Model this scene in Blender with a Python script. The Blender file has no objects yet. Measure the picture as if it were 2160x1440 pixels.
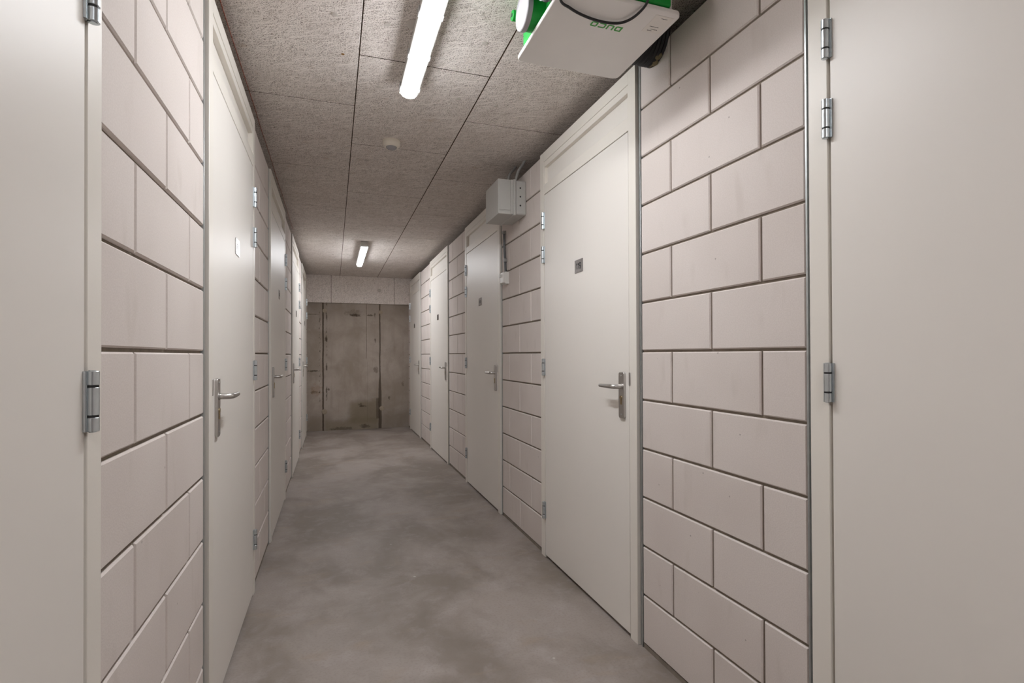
import bpy, bmesh, math, random
from mathutils import Vector, Matrix
random.seed(7)
S = bpy.context.scene
COL = S.collection
PI = math.pi

# ------------------------------------------------------------------ dimensions
XL, XR = -0.3925, 1.2077          # faces of the block walls
HC = 2.495                        # underside of the ceiling boards
YB, YE = -4.6, 9.00               # wall behind the viewpoint, end wall
ZJ = 0.0177                       # first bed joint above the floor
FP = 0.012                        # door frames stand this proud of the wall
LEAFTOP = 2.158

# ------------------------------------------------------------------ materials
class G:
    """small helper to write node graphs"""
    def __init__(s, name):
        s.m = bpy.data.materials.new(name); s.m.use_nodes = True
        s.t = s.m.node_tree; s.b = s.t.nodes['Principled BSDF']
    def n(s, kind, **kw):
        x = s.t.nodes.new(kind)
        for k, v in kw.items(): setattr(x, k, v)
        return x
    def l(s, a, b): s.t.links.new(a, b)
    def setin(s, node, key, v):
        if isinstance(v, bpy.types.NodeSocket): s.l(v, node.inputs[key])
        else: node.inputs[key].default_value = v
    def math(s, op, a, b=0.0, c=None, clamp=False):
        x = s.n('ShaderNodeMath', operation=op, use_clamp=clamp)
        s.setin(x, 0, a); s.setin(x, 1, b)
        if c is not None: s.setin(x, 2, c)
        return x.outputs[0]
    def ramp(s, v, lo, hi, a=0.0, b=1.0, smooth=True):
        x = s.n('ShaderNodeMapRange', interpolation_type='SMOOTHSTEP' if smooth else 'LINEAR')
        s.setin(x, 0, v); s.setin(x, 1, lo); s.setin(x, 2, hi); s.setin(x, 3, a); s.setin(x, 4, b)
        return x.outputs[0]
    def mix(s, f, a, b):
        x = s.n('ShaderNodeMix', data_type='RGBA')
        s.setin(x, 0, f)
        for k, v in ((6, a), (7, b)):
            s.setin(x, k, v if isinstance(v, bpy.types.NodeSocket) else (*v, 1.0))
        return x.outputs[2]
    def coord(s):
        return s.n('ShaderNodeTexCoord').outputs['Object']
    def map(s, co, rot=(0, 0, 0), sc=(1, 1, 1), loc=(0, 0, 0)):
        x = s.n('ShaderNodeMapping'); s.l(co, x.inputs[0])
        x.inputs['Location'].default_value = loc; x.inputs['Rotation'].default_value = rot; x.inputs['Scale'].default_value = sc
        return x.outputs[0]
    def noise(s, co, scale, detail=2.0, rough=0.5, dist=0.0, out=0):
        x = s.n('ShaderNodeTexNoise'); s.l(co, x.inputs['Vector'])
        x.inputs['Scale'].default_value = scale; x.inputs['Detail'].default_value = detail
        x.inputs['Roughness'].default_value = rough; x.inputs['Distortion'].default_value = dist
        return x.outputs[out]
    def sep(s, co):
        x = s.n('ShaderNodeSeparateXYZ'); s.l(co, x.inputs[0]); return x.outputs
    def bump(s, h, strength, dist):
        x = s.n('ShaderNodeBump'); s.l(h, x.inputs['Height'])
        x.inputs['Strength'].default_value = strength; x.inputs['Distance'].default_value = dist
        s.l(x.outputs[0], s.b.inputs['Normal'])
    def base(s, c): s.setin(s.b, 'Base Color', c if isinstance(c, bpy.types.NodeSocket) else (*c, 1.0))
    def p(s, **kw):
        for k, v in kw.items():
            s.setin(s.b, {'rough': 'Roughness', 'metal': 'Metallic', 'spec': 'Specular IOR Level', 'coat': 'Coat Weight'}[k], v)

def plain(name, c, rough=0.5, metal=0.0, spec=0.5, nz=0.06, nscale=30.0, bump=0.0, bscale=200.0):
    g = G(name); co = g.coord()
    n = g.noise(co, nscale, 1.0)
    lo = tuple(x * (1 - nz) for x in c); hi = tuple(min(1, x * (1 + nz)) for x in c)
    g.base(g.mix(n, lo, hi)); g.p(rough=rough, metal=metal, spec=spec)
    if bump: g.bump(g.noise(co, bscale, 2.0), bump, 0.001)
    return g.m

M = {}
M['door'] = plain('cream_door_lacquer', (0.80, 0.765, 0.718), 0.42, nz=0.02, nscale=3.0)
M['frame'] = plain('cream_frame_paint', (0.80, 0.762, 0.70), 0.40, nz=0.02, nscale=6.0, bump=0.16, bscale=120.0)
M['rebate'] = plain('beige_rebate', (0.36, 0.31, 0.24), 0.6, nz=0.03)
M['zinc'] = plain('galvanised_steel', (0.62, 0.67, 0.70), 0.30, metal=1.0, nz=0.12, nscale=60.0)
M['zincchan'] = plain('galvanised_channel', (0.50, 0.53, 0.53), 0.38, metal=0.9, nz=0.15, nscale=40.0)
M['steel'] = plain('brushed_steel', (0.56, 0.54, 0.52), 0.34, metal=1.0, nz=0.05, nscale=150.0)
M['plate'] = plain('engraved_plate_steel', (0.42, 0.41, 0.41), 0.22, metal=0.9, nz=0.04, nscale=90.0)
M['brass'] = plain('brass_cylinder', (0.45, 0.36, 0.22), 0.35, metal=1.0)
M['black'] = plain('black_rubber', (0.012, 0.012, 0.013), 0.5)
M['ink'] = plain('black_engraving', (0.02, 0.02, 0.022), 0.6)
M['dark'] = plain('unlit_room_black', (0.03, 0.026, 0.022), 0.9)
M['pvc'] = plain('light_grey_pvc', (0.53, 0.525, 0.505), 0.45, nz=0.03)
M['conduit'] = plain('grey_conduit', (0.34, 0.33, 0.32), 0.45)
M['conduitdark'] = plain('dark_grey_conduit', (0.13, 0.135, 0.14), 0.4)
M['white'] = plain('white_plastic', (0.78, 0.77, 0.74), 0.4, nz=0.02)
M['cover'] = plain('white_cover_plastic', (0.80, 0.775, 0.75), 0.45, nz=0.03, nscale=8.0)
M['capwhite'] = plain('grey_white_plastic', (0.33, 0.32, 0.33), 0.5, nz=0.02)
M['ivory'] = plain('ivory_plastic', (0.76, 0.70, 0.61), 0.45, nz=0.02)
M['lens'] = plain('grey_lens', (0.30, 0.29, 0.30), 0.25, nz=0.02)
M['green'] = plain('green_expanded_foam', (0.0, 0.30, 0.035), 0.55, nz=0.08, nscale=60.0, bump=0.1)
M['logo'] = plain('green_print', (0.03, 0.33, 0.03), 0.5)
M['sticker'] = plain('sticker_paper', (0.80, 0.765, 0.72), 0.6, nz=0.03)
M['orange'] = plain('orange_wire', (0.30, 0.055, 0.018), 0.5)
M['capgrey'] = plain('pale_cap', (0.52, 0.48, 0.44), 0.7, nz=0.08)
M['tiecap'] = plain('pale_mortar_plug', (0.36, 0.30, 0.23), 0.9, nz=0.25, nscale=25.0, bump=0.5, bscale=60)
M['glint'] = plain('yellowish_glint_paint', (0.20, 0.165, 0.09), 0.8, nz=0.3, nscale=40.0, bump=0.6, bscale=60.0)
M['rust'] = plain('rust_spot', (0.25, 0.13, 0.04), 0.9)
M['duct'] = plain('spiral_duct_steel', (0.40, 0.38, 0.37), 0.33, metal=1.0, nz=0.08)
M['channel_side'] = M['zincchan']

def led(name, k):
    g = G(name); g.base((0.9, 0.9, 0.9))
    g.b.inputs['Emission Color'].default_value = (0.965, 0.98, 1.01, 1)
    nz_ = g.sep(g.n('ShaderNodeNewGeometry').outputs['Normal'])[2]   # opal cover: brightest below the LED strip, weaker at its flanks
    g.l(g.ramp(g.math('MULTIPLY', nz_, -1.0), 0.12, 0.88, 0.8 * k, 32.0 * k), g.b.inputs['Emission Strength'])
    return g.m
M['led'] = led('led_diffuser', 1.0); M['ledfar'] = led('led_diffuser_far', 1.08)
g = G('clear_clip'); g.base((0.85, 0.87, 0.9)); g.p(rough=0.2); g.b.inputs['Transmission Weight'].default_value = 0.4
M['clip'] = g.m

# sand-lime blocks
g = G('sand_lime_block'); co = g.coord()
info = g.n('ShaderNodeAttribute', attribute_name='tint', attribute_type='GEOMETRY').outputs['Fac']
big = g.noise(co, 3.0, 1.0); fine = g.noise(co, 260.0, 1.0); mid = g.noise(g.map(co, sc=(1, 1, 0.35)), 14.0, 2.0)
c = g.mix(g.ramp(big, 0.3, 0.7), (0.655, 0.592, 0.556), (0.70, 0.64, 0.605))
c = g.mix(g.math('MULTIPLY', info, 0.5), c, (0.715, 0.655, 0.625))
c = g.mix(g.ramp(mid, 0.58, 0.8, 0, 0.35), c, (0.55, 0.49, 0.445))
c = g.mix(g.ramp(fine, 0.35, 0.65, 0, 0.16), c, (0.48, 0.42, 0.375))
pit = g.n('ShaderNodeTexVoronoi'); g.l(co, pit.inputs['Vector']); pit.inputs['Scale'].default_value = 9.0
c = g.mix(g.ramp(pit.outputs['Distance'], 0.02, 0.035, 0.6, 0.0), c, (0.22, 0.19, 0.17))
g.base(c); g.p(rough=0.85, spec=0.25)
g.bump(fine, 0.12, 0.002)
M['block'] = g.m
M['mortar'] = plain('block_adhesive', (0.235, 0.198, 0.158), 0.95, spec=0.2, nz=0.2, nscale=40.0, bump=0.4, bscale=150.0)
M['bed'] = plain('mortar_bed', (0.24, 0.205, 0.17), 0.95, spec=0.2, nz=0.25, nscale=30.0, bump=0.6, bscale=90.0)

# wood wool cement board
def woodwool(name, lightc, midc, holec, vertical=False):
    g = G(name); co0 = g.coord()
    if vertical: co0 = g.map(co0, rot=(PI / 2, 0, 0))
    wob = g.n('ShaderNodeTexNoise'); g.l(co0, wob.inputs['Vector']); wob.inputs['Scale'].default_value = 16.0; wob.inputs['Detail'].default_value = 1.0
    add = g.n('ShaderNodeVectorMath', operation='MULTIPLY_ADD'); g.l(wob.outputs['Color'], add.inputs[0])
    add.inputs[1].default_value = (0.022, 0.022, 0.0); g.l(co0, add.inputs[2]); co = add.outputs[0]
    acc = None; dark = None
    for k, (ang, sc) in enumerate(((0.45, 1.0), (0.95, 1.1), (1.5, 0.95), (2.05, 1.05), (2.6, 1.12))):
        mp = g.map(g.map(co, rot=(0, 0, ang)), sc=(10.0 * sc, 250.0 * sc, 1.0), loc=(k * 3.7, k * 9.1, k * 1.3))
        nz = g.noise(mp, 1.0, 0.0)
        r = g.ramp(g.math('ABSOLUTE', g.math('SUBTRACT', nz, 0.5)), 0.02, 0.10, 1.0, 0.0)
        acc = r if acc is None else g.math('MAXIMUM', acc, g.math('MULTIPLY', r, 1.0 - 0.06 * k))
    hol = g.noise(co0, 210.0, 1.0)
    hole = g.math('MULTIPLY', g.ramp(hol, 0.50, 0.58), g.ramp(acc, 0.6, 1.0, 1.0, 0.0))
    patch = g.noise(co0, 5.0, 2.0)
    c = g.mix(acc, midc, lightc)
    c = g.mix(hole, c, holec)
    c = g.mix(g.ramp(patch, 0.35, 0.7, 0.0, 0.22), c, midc)
    brown = g.noise(co0, 11.0, 3.0)
    c = g.mix(g.ramp(brown, 0.66, 0.8, 0.0, 0.35), c, tuple(x * y for x, y in zip(midc, (1.0, 0.82, 0.65))))
    g.base(c); g.p(rough=0.95, spec=0.15)
    return g.m
M['wool'] = woodwool('wood_wool_board', (0.84, 0.785, 0.745), (0.50, 0.43, 0.385), (0.07, 0.05, 0.04))
M['woolend'] = woodwool('wood_wool_fascia', (0.90, 0.84, 0.80), (0.70, 0.63, 0.585), (0.22, 0.18, 0.15), True)
M['woolgap'] = plain('board_edge', (0.075, 0.05, 0.032), 0.95, spec=0.1, nz=0.3, nscale=60.0)

# power-floated concrete floor
g = G('concrete_floor'); co = g.coord()
n1 = g.noise(g.map(co, sc=(1, 0.8, 1)), 1.7, 4.0, 0.6, 0.4); n2 = g.noise(co, 7.0, 4.0, 0.65, 0.35); n3 = g.noise(co, 90.0, 1.0, 0.6); n4 = g.noise(g.map(co, sc=(1.0, 2.2, 1)), 3.1, 3.0, 0.6, 0.6)
c = g.mix(g.ramp(n1, 0.36, 0.64), (0.220, 0.185, 0.157), (0.345, 0.302, 0.275))
c = g.mix(g.ramp(n2, 0.45, 0.72, 0, 0.42), c, (0.43, 0.388, 0.375))
c = g.mix(g.ramp(n4, 0.55, 0.75, 0, 0.5), c, (0.33, 0.262, 0.20))
c = g.mix(g.ramp(n3, 0.45, 0.75, 0, 0.25), c, (0.20, 0.168, 0.14))
v = g.n('ShaderNodeTexVoronoi'); g.l(co, v.inputs['Vector']); v.inputs['Scale'].default_value = 3.2
c = g.mix(g.ramp(v.outputs['Distance'], 0.018, 0.03, 0.6, 0.0), c, (0.62, 0.60, 0.57))
g.base(c); g.p(rough=g.ramp(n2, 0.3, 0.7, 0.50, 0.64), spec=0.5)
g.bump(n3, 0.10, 0.002)
M['floor'] = g.m

# stained in-situ concrete of the end wall
g = G('stained_concrete'); co = g.coord(); X, Y, Z = g.sep(co)
n1 = g.noise(co, 2.2, 5.0, 0.6, 0.3); n2 = g.noise(co, 9.0, 5.0, 0.65); n3 = g.noise(co, 45.0, 3.0); nr = g.noise(co, 24.0, 5.0, 0.75); nv = g.noise(g.map(co, sc=(7, 1, 0.8)), 2.0, 4.0)
c = g.mix(g.ramp(n1, 0.33, 0.68), (0.335, 0.285, 0.238), (0.45, 0.395, 0.348))
c = g.mix(g.ramp(nv, 0.5, 0.75, 0, 0.45), c, (0.31, 0.26, 0.21))
c = g.mix(g.ramp(n2, 0.55, 0.75, 0, 0.35), c, (0.50, 0.445, 0.395))
c = g.mix(g.ramp(n3, 0.62, 0.78, 0, 0.4), c, (0.20, 0.165, 0.13))
def band(x0, x1, z0, z1, soft, wob=0.05):
    xx = g.math('ADD', X, g.math('MULTIPLY', g.math('SUBTRACT', n2, 0.5), wob)); zz = g.math('ADD', Z, g.math('MULTIPLY', g.math('SUBTRACT', n1, 0.5), wob * 3))
    a = g.math('MULTIPLY', g.ramp(xx, x0 - soft, x0 + soft), g.ramp(xx, x1 - soft, x1 + soft, 1, 0))
    b = g.math('MULTIPLY', g.ramp(zz, z0 - soft, z0 + soft), g.ramp(zz, z1 - soft, z1 + soft, 1, 0))
    return g.math('MULTIPLY', a, b)
def blot(x, z, rx, rz, thr=0.42):
    dx = g.math('DIVIDE', g.math('SUBTRACT', X, x), rx); dz = g.math('DIVIDE', g.math('SUBTRACT', Z, z), rz)
    d = g.math('ADD', g.math('MULTIPLY', dx, dx), g.math('MULTIPLY', dz, dz))
    return g.ramp(g.math('SUBTRACT', d, g.math('MULTIPLY', g.math('SUBTRACT', nr, thr + 0.06), 9.0)), 0.1, 1.5, 1, 0)
olive = (0.195, 0.158, 0.098); dk = (0.065, 0.047, 0.032)
for args, amt, colr in ((((-0.13, 0.72, -0.2, 0.16, 0.05)), 0.55, olive), ((0.25, 0.72, 0.1, 0.46, 0.06), 0.62, olive), ((0.76, 1.3, -0.2, 0.28, 0.09), 0.45, (0.19, 0.152, 0.115)), ((-0.5, -0.15, -0.2, 0.2, 0.08), 0.4, (0.21, 0.168, 0.12)), ((-0.5, 1.4, 1.86, 2.2, 0.1), 0.3, (0.22, 0.18, 0.145))):
    c = g.mix(g.math('MULTIPLY', band(*args), amt), c, colr)
for args, amt in (((0.34, 1.865, 0.075, 0.02), 0.85), ((0.31, 1.90, 0.12, 0.05), 0.3), ((0.578, 1.868, 0.045, 0.012), 0.7), ((-0.305, 0.96, 0.085, 0.014), 0.7), ((-0.33, 1.865, 0.10, 0.008), 0.5), ((0.46, 0.375, 0.055, 0.012), 0.7), ((0.41, 0.40, 0.03, 0.03), 0.5), ((0.885, 0.49, 0.016, 0.03), 0.7), ((0.67, 0.97, 0.035, 0.05), 0.45), ((0.66, 1.45, 0.012, 0.04), 0.6), ((0.655, 1.87, 0.012, 0.03), 0.6), ((0.15, 0.02, 0.16, 0.03), 0.5), ((0.5, 0.05, 0.07, 0.03), 0.6), ((1.11, 0.72, 0.02, 0.04), 0.4), ((-0.10, 1.03, 0.012, 0.05), 0.7), ((-0.07, 0.66, 0.02, 0.015), 0.7), ((-0.28, 0.62, 0.06, 0.02), 0.55), ((-0.11, 1.47, 0.02, 0.03), 0.7)):
    c = g.mix(g.math('MULTIPLY', blot(*args), amt), c, dk)
c = g.mix(g.math('MULTIPLY', blot(-0.26, 0.66, 0.07, 0.09), 0.35), c, (0.28, 0.17, 0.09))
wx = g.math('ADD', g.math('ADD', X, g.math('MULTIPLY', g.math('SUBTRACT', g.noise(g.map(co, sc=(0.2, 1, 1)), 4.0, 3.0), 0.5), 0.016)), g.math('MULTIPLY', g.math('SUBTRACT', nr, 0.5), 0.012))
def vline(x0, w, z0, z1, amt, spotty=False):
    global c
    d = g.math('ABSOLUTE', g.math('SUBTRACT', wx, x0))
    m = g.math('MULTIPLY', g.ramp(g.math('DIVIDE', d, w), 0.7, 1.25, 1, 0), g.math('MULTIPLY', g.ramp(Z, z0 - 0.02, z0 + 0.02), g.ramp(Z, z1 - 0.02, z1 + 0.02, 1, 0)))
    if spotty: m = g.math('MULTIPLY', m, g.ramp(g.noise(g.map(co, sc=(2.2, 1, 1)), spotty * 1.3, 4.0, 0.7), 0.50, 0.60))
    c = g.mix(g.math('MULTIPLY', m, amt), c, dk)
vline(-0.153, 0.0125, -0.1, 2.3, 0.88)
wid = g.ramp(Z, 1.0, 0.5, 0.0105, 0.026)
vline(0.735, wid, -0.1, 2.3, 0.82)
vline(0.70, 0.028, 0.16, 0.50, 0.6)
vline(-0.205, 0.010, 0.45, 1.9, 0.8, 13.0)
vline(-0.10, 0.011, 0.30, 2.05, 0.75, 6.0)
vline(0.52, 0.0035, 1.15, 2.2, 0.7)
vline(0.535, 0.0025, 0.1, 1.1, 0.3)
g.base(c); g.p(rough=0.85, spec=0.25)
g.bump(g.math('ADD', n2, g.math('MULTIPLY', n3, 0.5)), 0.25, 0.004)
M['endwall'] = g.m

# ------------------------------------------------------------------ mesh building
class MB:
    def __init__(s): s.v = []; s.f = []; s.mi = []; s.tint = []; s.smooth = []
    def add(s, vs, fs, mi=0, tint=0.0, smooth=False):
        o = len(s.v); s.v += [tuple(p) for p in vs]
        for f in fs: s.f.append([i + o for i in f]); s.mi.append(mi); s.tint.append(tint); s.smooth.append(smooth)
    def box(s, a, b, mi=0, tint=0.0):
        (x0, y0, z0), (x1, y1, z1) = a, b
        vs = [(x0, y0, z0), (x1, y0, z0), (x1, y1, z0), (x0, y1, z0), (x0, y0, z1), (x1, y0, z1), (x1, y1, z1), (x0, y1, z1)]
        s.add(vs, [(0, 3, 2, 1), (4, 5, 6, 7), (0, 1, 5, 4), (1, 2, 6, 5), (2, 3, 7, 6), (3, 0, 4, 7)], mi, tint)
    def lathe(s, c, axis, prof, seg=32, mi=0):
        """prof: (distance along axis, radius); closed with caps"""
        c = Vector(c); ax = Vector(axis).normalized()
        t = Vector((0, 0, 1)) if abs(ax.z) < 0.9 else Vector((1, 0, 0))
        e1 = ax.cross(t).normalized(); e2 = ax.cross(e1)
        vs = []; fs = []
        for h, r in prof:
            for k in range(seg):
                a = 2 * PI * k / seg; vs.append(c + ax * h + (e1 * math.cos(a) + e2 * math.sin(a)) * r)
        for i in range(len(prof) - 1):
            for k in range(seg):
                k2 = (k + 1) % seg; fs.append((i * seg + k, i * seg + k2, (i + 1) * seg + k2, (i + 1) * seg + k))
        o = len(s.v); s.add(vs, fs, mi, 0.0, True)
        n = len(prof) - 1
        s.f.append([o + k for k in range(seg)][::-1]); s.mi.append(mi); s.tint.append(0); s.smooth.append(False)
        s.f.append([o + n * seg + k for k in range(seg)]); s.mi.append(mi); s.tint.append(0); s.smooth.append(False)
    def cyl(s, c, axis, r, h, seg=32, mi=0, ch=0.0):
        if ch: s.lathe(c, axis, [(0, r - ch), (ch, r), (h - ch, r), (h, r - ch)], seg, mi)
        else: s.lathe(c, axis, [(0, r), (h, r)], seg, mi)
    def tube(s, pts, rad, seg=16, mi=0, sub=8):
        P = [Vector(p) for p in pts]
        R = rad if isinstance(rad, (list, tuple)) else [rad] * len(P)
        C = []; RR = []
        for i in range(len(P) - 1):
            p0, p1, p2, p3 = P[max(i - 1, 0)], P[i], P[i + 1], P[min(i + 2, len(P) - 1)]
            for k in range(sub):
                t = k / sub
                C.append(0.5 * ((2 * p1) + (p2 - p0) * t + (2 * p0 - 5 * p1 + 4 * p2 - p3) * t * t + (3 * p1 - p0 - 3 * p2 + p3) * t ** 3))
                RR.append(R[i] * (1 - t) + R[i + 1] * t)
        C.append(P[-1]); RR.append(R[-1])
        vs = []; fs = []; prev = None
        for i, c in enumerate(C):
            d = (C[min(i + 1, len(C) - 1)] - C[max(i - 1, 0)]).normalized()
            if prev is None:
                t = Vector((0, 0, 1)) if abs(d.z) < 0.9 else Vector((1, 0, 0)); e1 = d.cross(t).normalized()
            else: e1 = (prev - d * prev.dot(d)).normalized()
            prev = e1; e2 = d.cross(e1)
            for k in range(seg):
                a = 2 * PI * k / seg; vs.append(c + (e1 * math.cos(a) + e2 * math.sin(a)) * RR[i])
        for i in range(len(C) - 1):
            for k in range(seg):
                k2 = (k + 1) % seg; fs.append((i * seg + k, i * seg + k2, (i + 1) * seg + k2, (i + 1) * seg + k))
        n = len(C) - 1
        o = len(s.v); s.add(vs, fs, mi, 0.0, True)
        s.f.append([o + k for k in range(seg)][::-1]); s.mi.append(mi); s.tint.append(0); s.smooth.append(False)
        s.f.append([o + n * seg + k for k in range(seg)]); s.mi.append(mi); s.tint.append(0); s.smooth.append(False)
    def prism(s, poly, z0, z1, to3, mi=0):
        """poly in 2-D, extruded between two depths; to3(u, v, w) -> point"""
        n = len(poly)
        vs = [to3(u, v, z0) for u, v in poly] + [to3(u, v, z1) for u, v in poly]
        fs = [tuple(range(n))[::-1], tuple(range(n, 2 * n))] + [(i, (i + 1) % n, n + (i + 1) % n, n + i) for i in range(n)]
        s.add(vs, fs, mi)
    def build(s, name, mats, parent=None, loc=(0, 0, 0), bevel=0.0, seg=2, angle=0.6, recalc=True):
        if not isinstance(mats, (list, tuple)): mats = [mats]
        me = bpy.data.meshes.new(name); me.from_pydata(s.v, [], s.f)
        for m in mats: me.materials.append(m)
        for p, mi, sm in zip(me.polygons, s.mi, s.smooth): p.material_index = mi; p.use_smooth = sm
        if any(s.tint):
            at = me.attributes.new('tint', 'FLOAT', 'FACE')
            for i, t in enumerate(s.tint): at.data[i].value = t
        if recalc:
            bm = bmesh.new(); bm.from_mesh(me); bmesh.ops.recalc_face_normals(bm, faces=bm.faces[:]); bm.to_mesh(me); bm.free()
        me.update(); me.set_sharp_from_angle(angle=0.6)
        o = bpy.data.objects.new(name, me); COL.objects.link(o); o.location = loc
        if parent is not None: o.parent = parent
        if bevel:
            b = o.modifiers.new('edge', 'BEVEL'); b.width = bevel; b.segments = seg; b.limit_method = 'ANGLE'; b.angle_limit = angle
        return o

def tag(o, label=None, cat=None, group=None, kind=None):
    if label: o['label'] = label
    if cat: o['category'] = cat
    if group: o['group'] = group
    if kind: o['kind'] = kind
    return o
def empty(name, loc):
    o = bpy.data.objects.new(name, None); COL.objects.link(o); o.location = loc; o.empty_display_size = 0.1
    return o
def roundrect(w, h, r, n=8, cx=0, cy=0):
    out = []
    for sx, sy, a0 in ((1, 1, 0), (-1, 1, PI / 2), (-1, -1, PI), (1, -1, 1.5 * PI)):
        for k in range(n + 1):
            a = a0 + PI / 2 * k / n
            out.append((cx + sx * (w / 2 - r) + r * math.cos(a), cy + sy * (h / 2 - r) + r * math.sin(a)))
    return out

# ------------------------------------------------------------------ doors: extents along the corridor
RD = [(0.00, 1.070), (1.916, 2.983), (3.815, 4.925), (5.735, 6.862), (7.690, 8.770)]
LD = [(0.03, 1.096), (1.937, 2.996), (3.730, 4.843), (5.640, 6.730), (7.420, 8.520)]
GAP = 0.024

# ------------------------------------------------------------------ block walls
def block_wall(name, side, doors, y0ph, label):
    """side = +1 right, -1 left; y0ph = a head joint of the course under eye level"""
    mb = MB(); x = XR if side > 0 else XL
    def P(n, y, z): return (x - side * n, y, z)
    spans = []; cur = YB
    for a, b in doors: spans.append((cur, a - GAP)); cur = b + GAP
    spans.append((cur, YE + 0.02))
    j = 0.0042; ch = 0.0038; dp = 0.0038
    for si, (ya, yb) in enumerate(spans):
        y0s = y0ph[min(si, len(y0ph) - 1)]
        for r in range(12):
            za, zb = ZJ + 0.2 * r, ZJ + 0.2 * (r + 1)
            ph = y0s if r % 2 == 1 else y0s + 0.22
            k = math.floor((ya - ph) / 0.44); joints = []
            while ph + 0.44 * k < yb:
                q = ph + 0.44 * k
                if q > ya + 0.012 and q < yb - 0.012: joints.append(q)
                k += 1
            ed = [ya] + joints + [yb]
            for i in range(len(ed) - 1):
                u0 = ed[i] + (j if i > 0 else 0.0); u1 = ed[i + 1] - (j if i < len(ed) - 2 else 0.0)
                w0, w1 = za + j, zb - j
                vs = [P(-0.03, u0, w0), P(-0.03, u1, w0), P(-0.03, u1, w1), P(-0.03, u0, w1),
                      P(-dp, u0, w0), P(-dp, u1, w0), P(-dp, u1, w1), P(-dp, u0, w1),
                      P(0, u0 + ch, w0 + ch), P(0, u1 - ch, w0 + ch), P(0, u1 - ch, w1 - ch), P(0, u0 + ch, w1 - ch)]
                fs = [(8, 9, 10, 11)] + [(4 + a, 4 + (a + 1) % 4, 8 + (a + 1) % 4, 8 + a) for a in range(4)] + [(a, (a + 1) % 4, 4 + (a + 1) % 4, 4 + a) for a in range(4)] + [(3, 2, 1, 0)]
                mb.add(vs, fs, 0, random.random())
        a = P(-0.1, ya, 0.0); b = P(-0.0085, yb, ZJ + 2.4 - 0.003)
        mb.box((min(a[0], b[0]), ya, 0), (max(a[0], b[0]), yb, b[2]), 1)
        a = P(-0.09, ya, 0.0); b = P(-0.003, yb, 0.019)
        mb.box((min(a[0], b[0]), ya, 0), (max(a[0], b[0]), yb, b[2]), 2)
    # closing sheet behind wall and doors; near-black colour stands in for unlit store rooms
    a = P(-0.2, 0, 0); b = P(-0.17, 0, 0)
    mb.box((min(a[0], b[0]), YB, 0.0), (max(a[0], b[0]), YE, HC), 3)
    o = mb.build(name, [M['block'], M['mortar'], M['bed'], M['dark']])
    tag(o, label, 'wall', kind='structure')
    return o
block_wall('wall_right', 1, RD, (1.6915, 1.6915, 1.859, 1.993, 1.80, 1.80), 'beige sand-lime block wall of the 119 door and the grey distribution box')
block_wall('wall_left', -1, LD, (1.3002,), 'beige sand-lime block wall under the thin orange wire')

mb = MB(); mb.box((XL - 0.25, YB - 0.1, -0.12), (XR + 0.25, YE + 0.1, 0.0))
tag(mb.build('floor', M['floor']), 'mottled grey power-floated concrete corridor floor', 'floor', kind='structure')
mb = MB(); mb.box((XL - 0.25, YE, 0.0), (XR + 0.25, YE + 0.12, HC + 0.05))
endwall = tag(mb.build('wall_back', M['endwall']), 'stained bare concrete wall closing the far end of the corridor', 'wall', kind='structure')
mb = MB(); mb.box((XL - 0.25, YB - 0.12, 0.0), (XR + 0.25, YB, HC + 0.05))
tag(mb.build('wall_front', M['block']), 'plain pale wall behind the viewpoint', 'wall', kind='structure')
for i, (px, pz, r) in enumerate(((-0.128, 1.925, 0.034), (0.748, 1.922, 0.034), (-0.134, 0.305, 0.042), (0.765, 0.330, 0.040))):
    mb = MB(); seg = 28
    mb.lathe((px, YE + 0.004, pz), (0, -1, 0), [(0, r), (0.006, r * 0.96), (0.010, r * 0.8), (0.011, r * 0.45), (0.0105, r * 0.1)], seg)
    for k, v in enumerate(mb.v):
        f = 1 + 0.12 * math.sin(k * 1.7 + i); mb.v[k] = (px + (v[0] - px) * f, v[1], pz + (v[2] - pz) * f)
    tag(mb.build('tie_hole_plug', M['tiecap'], endwall), 'pale mortar plug in a formwork tie hole')

# wood wool fascia over the end wall
mb = MB(); sx = [XL - 0.1, -0.028, 0.966, XR + 0.1]
for a, b in zip(sx, sx[1:]): mb.box((a + 0.0025, YE - 0.05, 2.055), (b - 0.0025, YE - 0.002, HC), 0)
mb.box((XL - 0.1, YE - 0.035, 2.06), (XR + 0.1, YE - 0.001, HC), 1)
fas = tag(mb.build('trim_1', [M['woolend'], M['woolgap']], bevel=0.002), 'wood-wool fascia board above the bare concrete end wall', 'fascia', kind='structure')
mb = MB(); mb.lathe((0.722, YE - 0.05, 2.278), (0, -1, 0), [(0, 0.028), (0.004, 0.028), (0.006, 0.023)], 24)
mb.build('screw_plug', M['capgrey'], fas)

# ------------------------------------------------------------------ ceiling boards
mb = MB()
cols = [(-0.478, 0.107, 0.839), (0.107, 0.692, 0.349), (0.692, 1.40, 0.839)]
for ci, (xa, xb, ph) in enumerate(cols):
    ed = [YB]; k = math.ceil((YB - ph) / 0.999)
    while ph + 0.999 * k < YE - 0.1: ed.append(ph + 0.999 * k); k += 1
    ed.append(YE - 0.05)
    if ed[1] - ed[0] < 0.02: ed.pop(1)
    for a, b in zip(ed, ed[1:]):
        mb.box((xa + 0.0016 if ci else XL - 0.22, a + 0.0028, HC), (xb - 0.0016, b - 0.0028, HC + 0.035), 0)
        mb.mi[-4:] = [1, 1, 1, 1]
mb.box((XL - 0.22, YB, HC + 0.004), (XR + 0.2, YE, HC + 0.05), 1)
ceil = tag(mb.build('ceiling', [M['wool'], M['woolgap']], bevel=0.0016, seg=1), 'ceiling of grey wood-wool cement boards with dark seams', 'ceiling', kind='structure')
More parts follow.
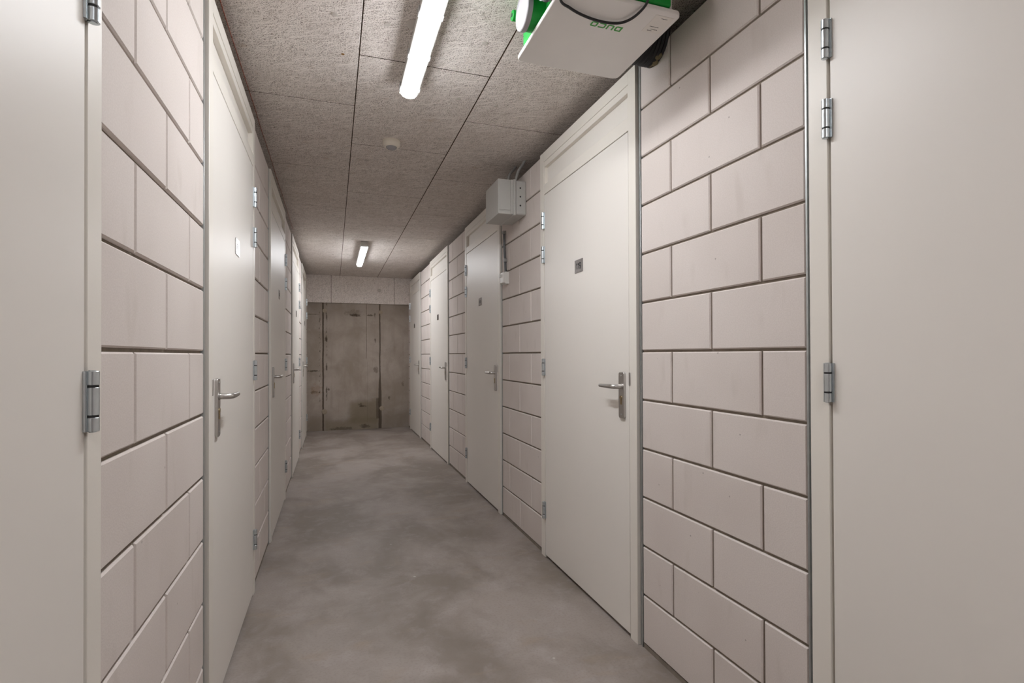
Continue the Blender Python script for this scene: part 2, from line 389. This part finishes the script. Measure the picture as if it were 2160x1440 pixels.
for px in (0.0085, 0.205, 0.600, 0.797):
    for k in range(2, 18):
        py = 0.1 + 0.5 * k + random.uniform(-0.008, 0.008)
        if px == 0.6 and k == 5: py = 2.593
        if abs(px - 0.797) < 0.01 and 1.38 < py < 1.86: continue
        mb = MB(); c = (px + random.uniform(-0.005, 0.005), py, HC + 0.001)
        mb.lathe(c, (0, 0, -1), [(0, 0.0125), (0.0022, 0.0125), (0.0032, 0.011), (0.0036, 0.006)], 20)
        mb.build('screw_plug', M['capgrey'], ceil)
mb = MB(); mb.lathe((0.303, 2.06, HC + 0.001), (0, 0, -1), [(0, 0.032), (0.005, 0.032), (0.007, 0.028)], 28)
mb.build('blanking_cap', M['capgrey'], ceil)
mb = MB(); mb.lathe((0.041, 2.363, HC + 0.001), (0, 0, -1), [(0, 0.008), (0.002, 0.007)], 12)
mb.build('rust_spot', M['rust'], ceil)

# ------------------------------------------------------------------ doors
def strokes(mb, lines, w, z0, z1, to3):
    for ln in lines:
        L = []; R = []
        for i, p in enumerate(ln):
            a = Vector(ln[max(i - 1, 0)]); b = Vector(ln[min(i + 1, len(ln) - 1)]); d = (b - a).normalized(); n = Vector((-d.y, d.x)) * w / 2
            L.append(Vector(p) + n); R.append(Vector(p) - n)
        m = len(ln)
        vs = [to3(q.x, q.y, z) for z in (z0, z1) for q in L + R]
        fs = []
        for i in range(m - 1):
            fs.append((2 * m + i, 2 * m + i + 1, 3 * m + i + 1, 3 * m + i)); fs.append((i, m + i, m + i + 1, i + 1))
            fs.append((i, i + 1, 2 * m + i + 1, 2 * m + i)); fs.append((m + i, 3 * m + i, 3 * m + i + 1, m + i + 1))
        fs.append((0, 2 * m, 3 * m, m)); fs.append((m - 1, 2 * m - 1, 4 * m - 1, 3 * m - 1))
        mb.add(vs, fs)
def digit(ch, x, h):
    w = h * 0.55
    if ch == '1': return [[(x + 0.62 * w, 0), (x + 0.62 * w, h)], [(x + 0.15 * w, 0.74 * h), (x + 0.42 * w, 0.83 * h), (x + 0.60 * w, h)]]
    ring = [(x + w * (0.5 + 0.46 * math.cos(t)), h * (0.68 + 0.30 * math.sin(t))) for t in [2 * PI * k / 24 for k in range(25)]]
    tail = [(x + w * 0.96, 0.68 * h), (x + w * 0.94, 0.40 * h), (x + w * 0.84, 0.16 * h), (x + w * 0.62, 0.03 * h), (x + w * 0.38, 0.03 * h), (x + w * 0.16, 0.12 * h)]
    return [ring, tail]

def door(idx, side, u0, u1, label, number=None, plate=True):
    um = (u0 + u1) / 2; x = XR if side > 0 else XL
    root = empty('door_%d' % idx, (x, um, 0)); tag(root, label, 'door', kind='structure')
    def P(u, n, v): return (-side * n, u - um, v)
    def bx(mb, u, n, v, mi=0):
        a = P(u[0], n[0], v[0]); b = P(u[1], n[1], v[1])
        mb.box(tuple(map(min, a, b)), tuple(map(max, a, b)), mi)
    AX = (-side, 0, 0)
    j = 0.056; top = 2.417
    # frame
    mb = MB()
    bx(mb, (u0, u0 + j), (-0.08, FP), (0, top)); bx(mb, (u1 - j, u1), (-0.08, FP), (0, top))
    bx(mb, (u0 + j, u1 - j), (-0.08, FP), (2.360, top)); bx(mb, (u0 + j, u1 - j), (-0.08, FP - 0.0025), (2.327, 2.3595))
    bx(mb, (u0 + j, u1 - j), (-0.08, FP - 0.001), (LEAFTOP + 0.005, 2.222))
    bx(mb, (u0 + j, u0 + j + 0.008), (-0.08, FP - 0.003), (2.222, 2.327)); bx(mb, (u1 - j - 0.008, u1 - j), (-0.08, FP - 0.003), (2.222, 2.327))
    mb.build('frame', M['frame'], root, bevel=0.0015)
    mb = MB()   # rebate that the leaf closes against
    bx(mb, (u0 + j - 0.001, u0 + j + 0.02), (-0.079, -0.033), (0, LEAFTOP + 0.006)); bx(mb, (u1 - j - 0.024, u1 - j + 0.001), (-0.079, -0.033), (0, LEAFTOP + 0.006))
    bx(mb, (u0 + j, u1 - j), (-0.079, -0.033), (LEAFTOP - 0.02, LEAFTOP + 0.006))
    mb.build('door_stop', M['rebate'], root)
    mb = MB(); bx(mb, (u0 + j - 0.002, u1 - j + 0.002), (-0.06, -0.0115), (2.215, 2.335))
    mb.build('transom_panel', M['door'], root)
    mb = MB(); bx(mb, (u0 + j + 0.0035, u1 - j - 0.0085), (-0.032, FP - 0.001), (0.017, LEAFTOP))
    leaf = mb.build('leaf', M['door'], root, bevel=0.0012)
    # galvanised channels closing the joint to the blocks
    for a, b in ((u0 - GAP, u0), (u1, u1 + GAP)):
        mb = MB()
        lo, hi = (a, b)
        bx(mb, (lo + 0.004, hi - 0.0015), (-0.05, -0.0035), (0, top - 0.005))
        e = (lo + 0.003, lo + 0.009) if a < u0 else (hi - 0.009, hi - 0.003)
        bx(mb, e, (-0.05, 0.0015), (0, top - 0.005))
        mb.build('steel_channel', M['zincchan'], root, bevel=0.0006, seg=1)
    # hinges
    uc = u1 - j - 0.003
    for zc in (2.005, 1.802, 1.132, 0.282):
        mb = MB(); r = 0.0092; nc = FP + 0.0085
        for z0, h in ((-0.049, 0.0225), (-0.0225, 0.045), (0.0265, 0.0225)): mb.cyl(P(uc, nc, zc + z0), (0, 0, 1), r, h, 28, 0, 0.0006)
        mb.cyl(P(uc, nc, zc - 0.0505), (0, 0, 1), 0.0055, 0.101, 20)
        bx(mb, (uc - 0.0125, uc - 0.0095), (FP - 0.02, FP + 0.0030), (zc - 0.049, zc + 0.049))
        bx(mb, (uc - 0.010, uc - 0.002), (FP - 0.02, FP + 0.004), (zc - 0.049, zc + 0.049))
        h = mb.build('hinge', M['zinc'], root)
        mb = MB()
        for z0 in (-0.0265, 0.0225): mb.cyl(P(uc, nc, zc + z0), (0, 0, 1), r * 0.93, 0.004, 24)
        tag(mb.build('bushing', M['black'], h), 'black bushing rings')
    # lever set
    uh = u0 + j + 0.0035 + 0.050; lf = FP - 0.001; f1 = lf + 0.0095
    mb = MB(); mb.prism(roundrect(0.046, 0.200, 0.010, 6, uh, 1.028), lf - 0.002, f1, lambda u, v, w: P(u, w, v))
    hp = mb.build('handle_plate', M['steel'], root, bevel=0.0018, seg=2, angle=0.9)
    mb = MB(); zl = 1.066
    mb.tube([P(uh - 0.002, f1 - 0.002, zl), P(uh - 0.002, f1 + 0.018, zl), P(uh + 0.006, f1 + 0.034, zl), P(uh + 0.032, f1 + 0.040, zl), P(uh + 0.075, f1 + 0.040, zl), P(uh + 0.118, f1 + 0.040, zl)],
            [0.0102, 0.0102, 0.0100, 0.0098, 0.0090, 0.0078], 20, 0, 6)
    mb.lathe(P(uh - 0.002, f1 - 0.001, zl), AX, [(0, 0.0125), (0.003, 0.0125), (0.004, 0.011)], 24)
    mb.build('lever', M['steel'], hp)
    mb = MB()
    mb.cyl(P(uh, f1 - 0.004, 1.018), AX, 0.0085, 0.0075, 24, 0, 0.0006); bx(mb, (uh - 0.005, uh + 0.005), (f1 - 0.004, f1 + 0.003), (0.988, 1.017))
    tag(mb.build('lock_cylinder', M['brass'], hp), 'brass profile cylinder')
    for z in (1.113, 0.945):
        mb = MB(); mb.lathe(P(uh, f1 - 0.002, z), AX, [(0, 0.0035), (0.0025, 0.0035), (0.003, 0.0028)], 14)
        mb.build('screw', M['zinc'], hp)
    mb = MB(); bx(mb, (u0 + j - 0.012, u0 + j + 0.002), (FP - 0.006, FP + 0.0022), (1.072, 1.128))
    mb.build('strike_plate', M['steel'], root, bevel=0.0015)
    # number plate
    if plate:
        mb = MB(); pc = 1.661
        mb.prism(roundrect(0.092, 0.066, 0.0015, 2, um + 0.004, pc), lf - 0.001, lf + 0.0028, lambda u, v, w: P(u, w, v))
        pl = mb.build('number_plate', M['plate'], root)
        mb = MB(); w0 = lf + 0.0028
        if number:
            for k, chx in enumerate(number):
                strokes(mb, digit(chx, -0.0285 + 0.0185 * k, 0.031), 0.0042, -0.001, 0.0004, lambda a, b, c: P(um + 0.004 - side * a, w0 + c, pc - 0.0155 + b))
        else:
            for k in (-1, 0, 1):
                bx(mb, (um + 0.004 + k * 0.015 - 0.004, um + 0.004 + k * 0.015 + 0.003), (w0 - 0.001, w0 + 0.0004), (pc - 0.012, pc + 0.014))
        mb.build('numerals', M['ink'], pl)
    return root

door(1, 1, *RD[0], 'cream door cut off by the photo edge right of the widest stretch of block wall', plate=True)
door(2, 1, *RD[1], 'cream storage door with steel lever and grey plate reading 119', '119')
door(3, 1, *RD[2], 'cream door directly beyond the grey distribution box, partly hidden by it at the top')
door(4, 1, *RD[3], 'narrow-looking cream door between the door by the distribution box and the last right-hand door')
door(5, 1, *RD[4], 'last cream door on the right, touching the bare concrete end wall')
door(6, -1, *LD[0], 'cream door cut off by the left photo edge with two large zinc hinges')
door(7, -1, *LD[1], 'tall cream left-hand door with glare on its number plate and a small pale mark below the lever')
door(8, -1, *LD[2], 'second full door along the left wall, just past the glaring number plate')
door(9, -1, *LD[3], 'third full door along the left wall, seen as a thin cream strip')
door(10, -1, *LD[4], 'last cream door on the left, its lever reaching over the concrete end wall')

# small pale filled spot under the lever of the nearest left door
d7 = bpy.data.objects['door_7']
mb = MB(); mb.lathe((FP - 0.0015, 2.482 - d7.location.y, 0.906), (1, 0, 0), [(0, 0.010), (0.001, 0.009), (0.0013, 0.004)], 18)
tag(mb.build('filler_spot', M['white'], d7), 'pale filled hole')

# ------------------------------------------------------------------ LED battens
def batten(y0, y1, label, xc=0.337, led='led'):
    ym = (y0 + y1) / 2; L = y1 - y0
    root = empty('ceiling_light', (xc, ym, HC)); tag(root, label, 'light', 'corridor LED battens')
    mb = MB()
    prof = [(-0.036, -0.008), (-0.030, -0.002), (0.030, -0.002), (0.036, -0.008), (0.041, -0.056), (0.0415, -0.0615), (-0.0415, -0.0615), (-0.041, -0.056)]
    mb.prism(prof, -L / 2 + 0.004, L / 2 - 0.004, lambda u, v, w: (u, w, v))
    mb.build('housing', M['pvc'], root)
    for s in (-0.33, 0.33):
        m2 = MB(); m2.box((-0.022, s * L - 0.03, -0.004), (0.022, s * L + 0.03, 0.0)); m2.build('mounting_bracket', M['zinc'], root)
    mb = MB()    # bulged opal diffuser with rounded ends
    N = 14; rows = []
    ts = [0.0, 0.10, 0.3, 0.6, 0.85, 1.0]
    st = [(-L / 2 + 0.030 * (1 - math.sin(t * PI / 2)) * 1.0, max(0.02, math.sin(t * PI / 2))) for t in ts]
    st = [(y, k) for y, k in st] + [(-y, k) for y, k in reversed(st)]
    vs = []; fs = []
    st = sorted(st)
    # end stations: bulge grows from the rim to full depth
    ystat = [-L / 2, -L / 2 + 0.004, -L / 2 + 0.012, -L / 2 + 0.025, -L / 2 + 0.04, L / 2 - 0.04, L / 2 - 0.025, L / 2 - 0.012, L / 2 - 0.004, L / 2]
    dep = [0.004, 0.016, 0.026, 0.032, 0.034, 0.034, 0.032, 0.026, 0.016, 0.004]
    for y, d in zip(ystat, dep):
        for k in range(N + 1):
            a = PI * k / N
            vs.append((-0.036 * math.cos(a), y, -0.062 - d * math.sin(a) ** 0.8 if 0 < k < N else -0.062))
    for i in range(len(ystat) - 1):
        for k in range(N): fs.append((i * (N + 1) + k, i * (N + 1) + k + 1, (i + 1) * (N + 1) + k + 1, (i + 1) * (N + 1) + k))
        fs.append((i * (N + 1) + N, i * (N + 1), (i + 1) * (N + 1), (i + 1) * (N + 1) + N))
    n0 = (len(ystat) - 1) * (N + 1)
    fs.append(tuple(range(N + 1))); fs.append(tuple(range(n0, n0 + N + 1))[::-1])
    mb.add(vs, fs, 0, 0, True)
    tag(mb.build('diffuser', M[led], root), 'glowing white diffuser')
    mb = MB()
    prof = [(-0.0425, -0.0565), (-0.0425, -0.0635), (-0.0362, -0.0640), (-0.0362, -0.0565)]
    for s in (1, -1): mb.prism([(s * u, v) for u, v in prof], -L / 2, L / 2, lambda u, v, w: (u, w, v))
    mb.build('rim', M['white'], root)
    for k in range(5):
        for s in (-1, 1):
            m2 = MB(); yy = -L / 2 + 0.05 + (L - 0.1) * k / 4
            m2.box((s * 0.044 - 0.0022, yy - 0.015, -0.066), (s * 0.044 + 0.0022, yy + 0.015, -0.040))
            m2.build('clip', M['clip'], root, bevel=0.0008, seg=1)
    return root
batten(1.29, 2.50, 'large bright LED batten light beside the green and white ventilation unit')
batten(6.17, 7.42, 'small distant LED batten light near the end wall', led='ledfar')
batten(-1.75, -0.55, 'added unseen LED batten light behind the viewpoint for the near doors')  # added batten out of view, placed close to brighten the near doors and floor

# ------------------------------------------------------------------ motion sensor
root = empty('motion_sensor', (0.334, 3.232, HC)); tag(root, 'round ivory ceiling motion sensor on a board seam', 'sensor')
mb = MB(); mb.lathe((0, 0, 0), (0, 0, -1), [(0, 0.050), (0.003, 0.052), (0.022, 0.052), (0.033, 0.047), (0.038, 0.038), (0.038, 0.033)], 40); mb.build('base', M['ivory'], root)
mb = MB(); mb.lathe((0, 0, -0.036), (0, 0, -1), [(0, 0.033), (0.006, 0.031), (0.013, 0.024), (0.017, 0.013), (0.018, 0.003)], 36); tag(mb.build('lens', M['lens'], root), 'grey domed lens')

# ------------------------------------------------------------------ distribution box and its pipes
root = empty('distribution_box', (XR, 3.40, 2.125)); tag(root, 'light grey plastic distribution box mounted high on the block wall', 'electrical box')
def rel(a): return (a[0] - XR, a[1] - 3.40, a[2] - 2.125)
mb = MB(); mb.box(rel((1.131, 3.258, 2.125)), rel((XR + 0.001, 3.555, 2.350))); mb.build('back_box', M['pvc'], root, bevel=0.010, seg=3)
mb = MB(); mb.box(rel((1.117, 3.252, 2.119)), rel((1.134, 3.561, 2.354))); mb.build('rim', M['pvc'], root, bevel=0.004)
mb = MB(); mb.box(rel((1.014, 3.262, 2.122)), rel((1.120, 3.551, 2.350)))
cov = mb.build('cover', M['pvc'], root, bevel=0.002)
mb = MB(); mb.box(rel((1.020, 3.2575, 2.150)), rel((1.098, 3.263, 2.338)))
mb.box(rel((1.100, 3.2565, 2.124)), rel((1.1165, 3.263, 2.350))); mb.box(rel((1.0145, 3.2565, 2.1225)), rel((1.0975, 3.263, 2.138)))
mb.build('cover_end', M['pvc'], cov, bevel=0.0015)
for z in (2.30, 2.243, 2.185):
    mb = MB(); mb.cyl(rel((1.166, 3.2565, z)), (0, 1, 0), 0.0055, 0.004, 18); tag(mb.build('knockout', M['ink'], root), 'dark round knockout hole')
for y in (3.33, 3.40, 3.47):
    mb = MB(); mb.cyl(rel((1.166, y, 2.1235)), (0, 0, 1), 0.008, 0.003, 18); mb.build('knockout', M['pvc'], root)
def conduit(pts, r, label, mat='conduit'):
    mb = MB(); mb.tube(pts, r, 16, 0, 8)
    return tag(mb.build('conduit', M[mat], None), label, 'pipe', 'grey conduits at the distribution box')
conduit([(1.150, 3.305, 2.3555), (1.152, 3.300, 2.375), (1.166, 3.290, 2.425), (1.196, 3.288, 2.47), (1.214, 3.29, 2.505)], 0.0085, 'front grey conduit curving from the box top into the ceiling')
conduit([(1.105, 3.335, 2.3555), (1.108, 3.338, 2.37), (1.128, 3.36, 2.42), (1.17, 3.40, 2.47), (1.195, 3.42, 2.505)], 0.0085, 'rear conduit behind the other curved one on the box top')
lc = conduit([(XR - 0.012, 3.70, 2.118), (XR - 0.012, 3.695, 2.0), (XR - 0.012, 3.675, 1.85), (XR - 0.012, 3.665, 1.812)], 0.0085, 'straight dark grey conduit between the distribution box and small white box', 'conduitdark')
for y, z in ((3.70, 2.108), (3.676, 1.898)):
    mb = MB(); mb.box((XR - 0.024, y - 0.013, z - 0.012), (XR, y + 0.013, z + 0.012)); tag(mb.build('pipe_clip', M['conduit'], lc, bevel=0.002), 'grey saddle clip')

root = empty('junction_box', (XR, 3.66, 1.72)); tag(root, 'small white plastic box at the foot of the dark conduit', 'electrical box')
mb = MB(); mb.box((-0.030, -0.038, 0.0), (0.001, 0.04, 0.088)); mb.build('base', M['white'], root, bevel=0.004)
mb = MB(); mb.box((-0.046, -0.034, 0.006), (-0.028, 0.036, 0.085)); mb.build('cover', M['white'], root, bevel=0.005)
mb = MB(); mb.box((-0.058, 0.018, 0.05), (-0.044, 0.034, 0.078)); mb.build('flap', M['white'], root, bevel=0.003)

# ------------------------------------------------------------------ orange wire on the ceiling
mb = MB(); pts = [(-0.385 + random.uniform(-0.002, 0.002), 0.3 + 0.25 * k, HC - 0.0018) for k in range(0, 23)]
mb.tube(pts, 0.0014, 8, 0, 3)
tag(mb.build('wire', M['orange']), 'thin orange wire running along the ceiling edge over the left doors', 'wire')

# ------------------------------------------------------------------ ventilation unit
Z0 = 2.295
root = unit = empty('ventilation_unit', (0.856, 1.633, Z0)); tag(root, 'green ventilation unit with a white bottom cover hanging from the ceiling', 'ventilation unit')
def U(x, y, z): return (x - 0.856, y - 1.633, z - Z0)
mb = MB(); mb.box(U(0.668, 1.437, Z0 + 0.012), U(1.030, 1.832, HC - 0.012))
mb.box(U(0.672, 1.425, Z0 + 0.02), U(1.026, 1.44, HC - 0.03))
mb.build('body', M['green'], root, bevel=0.006, seg=2)
for x, y in ((0.70, 1.47), (1.0, 1.47), (0.70, 1.80), (1.0, 1.80)):
    mb = MB(); mb.cyl(U(x, y, HC - 0.016), (0, 0, 1), 0.012, 0.016, 16); mb.build('rubber_foot', M['black'], root)
mb = MB(); mb.prism(roundrect(0.420, 0.417, 0.022, 6, 0.0, 0.0005), 0.0, 0.014, lambda u, v, w: (u, v, w))
cov = mb.build('cover', M['cover'], root, bevel=0.003, seg=2, angle=0.9)
mb = MB(); mb.box(U(1.027, 1.436, Z0 + 0.012), U(1.034, 1.442, HC - 0.02)); mb.build('edge_strip', M['white'], root)
# lettering, read from the far side
def LP(u, v, w): return U(0.8615 - u, 1.5525 + v, Z0 - w)
mb = MB(); s = 0.0054; H = 0.0245; W = 0.0245; c0 = 0.0066
def lb(u0, v0, u1, v1):
    a = LP(u0, v0, -0.0005); b = LP(u1, v1, 0.0006); mb.box(tuple(map(min, a, b)), tuple(map(max, a, b)))
def lq(poly): mb.prism(poly, -0.0005, 0.0006, LP)
def letter(ch, x):
    y0, y1 = -H / 2, H / 2; xe = x + W
    def corner(cx, cy, sx, sy):     # quarter ring
        n = 6; out = [(cx + sx * c0 * math.cos(PI / 2 * k / n), cy + sy * c0 * math.sin(PI / 2 * k / n)) for k in range(n + 1)]
        inn = [(cx + sx * (c0 - s) * math.cos(PI / 2 * k / n), cy + sy * (c0 - s) * math.sin(PI / 2 * k / n)) for k in range(n, -1, -1)]
        lq(out + inn)
    left = ch in 'DUCO'; right = ch in 'DUO'; top = ch in 'DCO'; bot = True
    rl_t = ch in 'CO'; rl_b = ch in 'UCO'; rr_t = ch in 'DO'; rr_b = ch in 'DUO'
    lb(x, y0 + (c0 if rl_b else 0), x + s, y1 - (c0 if rl_t else 0))
    if right: lb(xe - s, y0 + (c0 if rr_b else 0), xe, y1 - (c0 if rr_t else 0))
    if top: lb(x + (c0 if rl_t else s), y1 - s, xe - (c0 if rr_t else 0), y1)
    lb(x + (c0 if rl_b else s), y0, xe - (c0 if rr_b else 0), y0 + s)
    if rl_t: corner(x + c0, y1 - c0, -1, 1)
    if rl_b: corner(x + c0, y0 + c0, -1, -1)
    if rr_t: corner(xe - c0, y1 - c0, 1, 1)
    if rr_b: corner(xe - c0, y0 + c0, 1, -1)
tot = 4 * W + 3 * 0.0052
for i, ch in enumerate('DUCO'): letter(ch, -tot / 2 + i * (W + 0.0052))
tag(mb.build('logo', M['logo'], cov), 'green block lettering reading DUCO')
mb = MB(); mb.box(U(0.985, 1.447, Z0 - 0.0006), U(1.052, 1.536, Z0 + 0.001))
st = mb.build('sticker', M['sticker'], root)
for x0, x1, y in ((1.012, 1.036, 1.459), (0.997, 1.030, 1.504), (1.008, 1.033, 1.517), (1.000, 1.018, 1.525)):
    k = x0; mb = MB()
    while k < x1 - 0.002:
        w = random.uniform(0.002, 0.005); mb.box(U(k, y - 0.001, Z0 - 0.0010), U(min(k + w, x1), y + 0.001, Z0)); k += w + 0.0012
    mb.build('print_line', M['ink'], st)
# spigot with cap, facing across the corridor
mb = MB(); mb.cyl(U(0.618, 1.665, 2.366), (1, 0, 0), 0.060, 0.054, 48); sp = mb.build('spigot', M['green'], root)
mb = MB(); mb.lathe(U(0.622, 1.665, 2.366), (-1, 0, 0), [(0, 0.064), (0.016, 0.0635), (0.019, 0.061), (0.0195, 0.057), (0.017, 0.055), (0.017, 0.01)], 48); tag(mb.build('spigot_cap', M['capwhite'], sp), 'white round cap')
mb = MB(); mb.cyl(U(0.610, 1.787, 2.425), (1, 0, 0), 0.018, 0.060, 24, 0, 0.002); mb.build('lug', M['green'], root)
mb = MB(); mb.cyl(U(0.609, 1.787, 2.425), (1, 0, 0), 0.007, 0.02, 16); mb.build('lug_hole', M['ink'], root)
for y, z in ((1.615, 2.322), (1.655, 2.318)):
    mb = MB(); mb.lathe(U(0.6685, y, z - 0.004), (-1, 0, 0), [(0, 0.008), (0.002, 0.0075)], 16); mb.build('plug', M['white'], root)
# steel duct turning up into the ceiling
root2 = empty('steel_duct', (0.55, 1.505, 2.40)); tag(root2, 'short steel air duct elbow on the side of the green unit', 'duct')
def D(x, y, z): return (x - 0.55, y - 1.505, z - 2.40)
mb = MB(); mb.tube([D(0.664, 1.505, 2.370), D(0.61, 1.505, 2.370), D(0.565, 1.505, 2.374), D(0.528, 1.505, 2.40), D(0.515, 1.505, 2.44), D(0.512, 1.505, HC - 0.001)], 0.058, 36, 0, 6); mb.build('pipe', M['duct'], root2)
mb = MB(); mb.cyl(D(0.630, 1.505, 2.370), (1, 0, 0), 0.061, 0.012, 40, 0, 0.002); tag(mb.build('rubber_seal', M['black'], root2), 'black rubber seal ring')
mb = MB(); mb.cyl(D(0.619, 1.505, 2.370), (1, 0, 0), 0.0605, 0.006, 40, 0, 0.001); mb.build('clamp_band', M['zinc'], root2)
# black flexible duct from the unit into the wall
mb = MB(); prof = []; L = 0.177
for k in range(25): prof.append((L * k / 24, 0.088 + (0.004 if k % 2 else 0.0)))
mb.lathe((1.036, 1.783, 2.437), (1, 0, 0), prof, 40)
for i, v in enumerate(mb.v): mb.v[i] = (v[0], v[1], min(v[2], HC - 0.003))
fd = tag(mb.build('flexible_duct', M['black']), 'black flexible air duct going into the block wall behind the unit', 'duct')
mb = MB()  # lumps at the duct mouth; their yellowish colour paints in glints
for k in range(7):
    a = -PI / 2 + (k - 3) * 0.13 - 0.12 + random.uniform(-0.03, 0.03); r = random.uniform(0.008, 0.016); q0 = 0.0835 + random.uniform(-0.003, 0.003)
    c = Vector((1.196 + random.uniform(-0.004, 0.004), 1.783 + q0 * math.cos(a), 2.437 + q0 * math.sin(a)))
    mb.lathe(c + Vector((-r, 0, 0)), (1, 0, 0), [(r - r * math.cos(t), max(r * math.sin(t), 0.0005)) for t in [PI * q / 8 for q in range(9)]], 12)
tag(mb.build('glint_lumps', M['glint'], fd), 'yellowish lumps painted as glints at the duct mouth')
# black cable looping under the cover
mb = MB()
mb.tube([U(*q) for q in [(0.640, 1.40, 2.36), (0.640, 1.425, 2.305), (0.660, 1.470, 2.2855), (0.700, 1.492, 2.2855), (0.745, 1.509, 2.2855), (0.800, 1.520, 2.2855), (0.850, 1.520, 2.2855), (0.890, 1.507, 2.2855), (0.912, 1.475, 2.2855), (0.920, 1.43, 2.287), (0.924, 1.405, 2.30), (0.926, 1.402, 2.34), (0.925, 1.42, 2.37), (0.925, 1.436, 2.38)]], 0.0042, 12, 0, 8)
tag(mb.build('power_cable', M['black'], unit), 'black cable looping under the cover')

# ------------------------------------------------------------------ camera
r = Vector((0.947098560435507, -0.32092122666148803, -0.003726003096636758)); u = Vector((0.0013195086010147194, -0.00771586307182286, 0.9999693617077019)); w = Vector((0.3209401435128397, 0.9470744594461107, 0.006884224489012892))
cam = bpy.data.cameras.new('camera'); cam.sensor_width = 36.0; cam.sensor_fit = 'HORIZONTAL'; cam.lens = 1113.417 / 2160 * 36
cam.shift_y = (740.66 - 720.0) / 2160; cam.clip_start = 0.01
co = bpy.data.objects.new('camera', cam); COL.objects.link(co)
mat = Matrix((r, u, -w)).transposed().to_4x4(); mat.translation = (0, 0, 1.205); co.matrix_world = mat
S.camera = co

# ------------------------------------------------------------------ world and exposure
wd = bpy.data.worlds.new('world'); S.world = wd; wd.use_nodes = True
wd.node_tree.nodes['Background'].inputs[0].default_value = (0.02, 0.02, 0.02, 1)
S.view_settings.view_transform = 'Standard'; S.view_settings.look = 'None'; S.view_settings.gamma = 1.0; S.view_settings.use_curve_mapping = False
S.view_settings.exposure = 1.33
S.cycles.max_bounces = 8; S.cycles.diffuse_bounces = 6; S.cycles.glossy_bounces = 3; S.cycles.transmission_bounces = 3
S.cycles.use_adaptive_sampling = True; S.cycles.adaptive_threshold = 0.03; S.cycles.use_light_tree = False
S.cycles.caustics_reflective = False; S.cycles.caustics_refractive = False
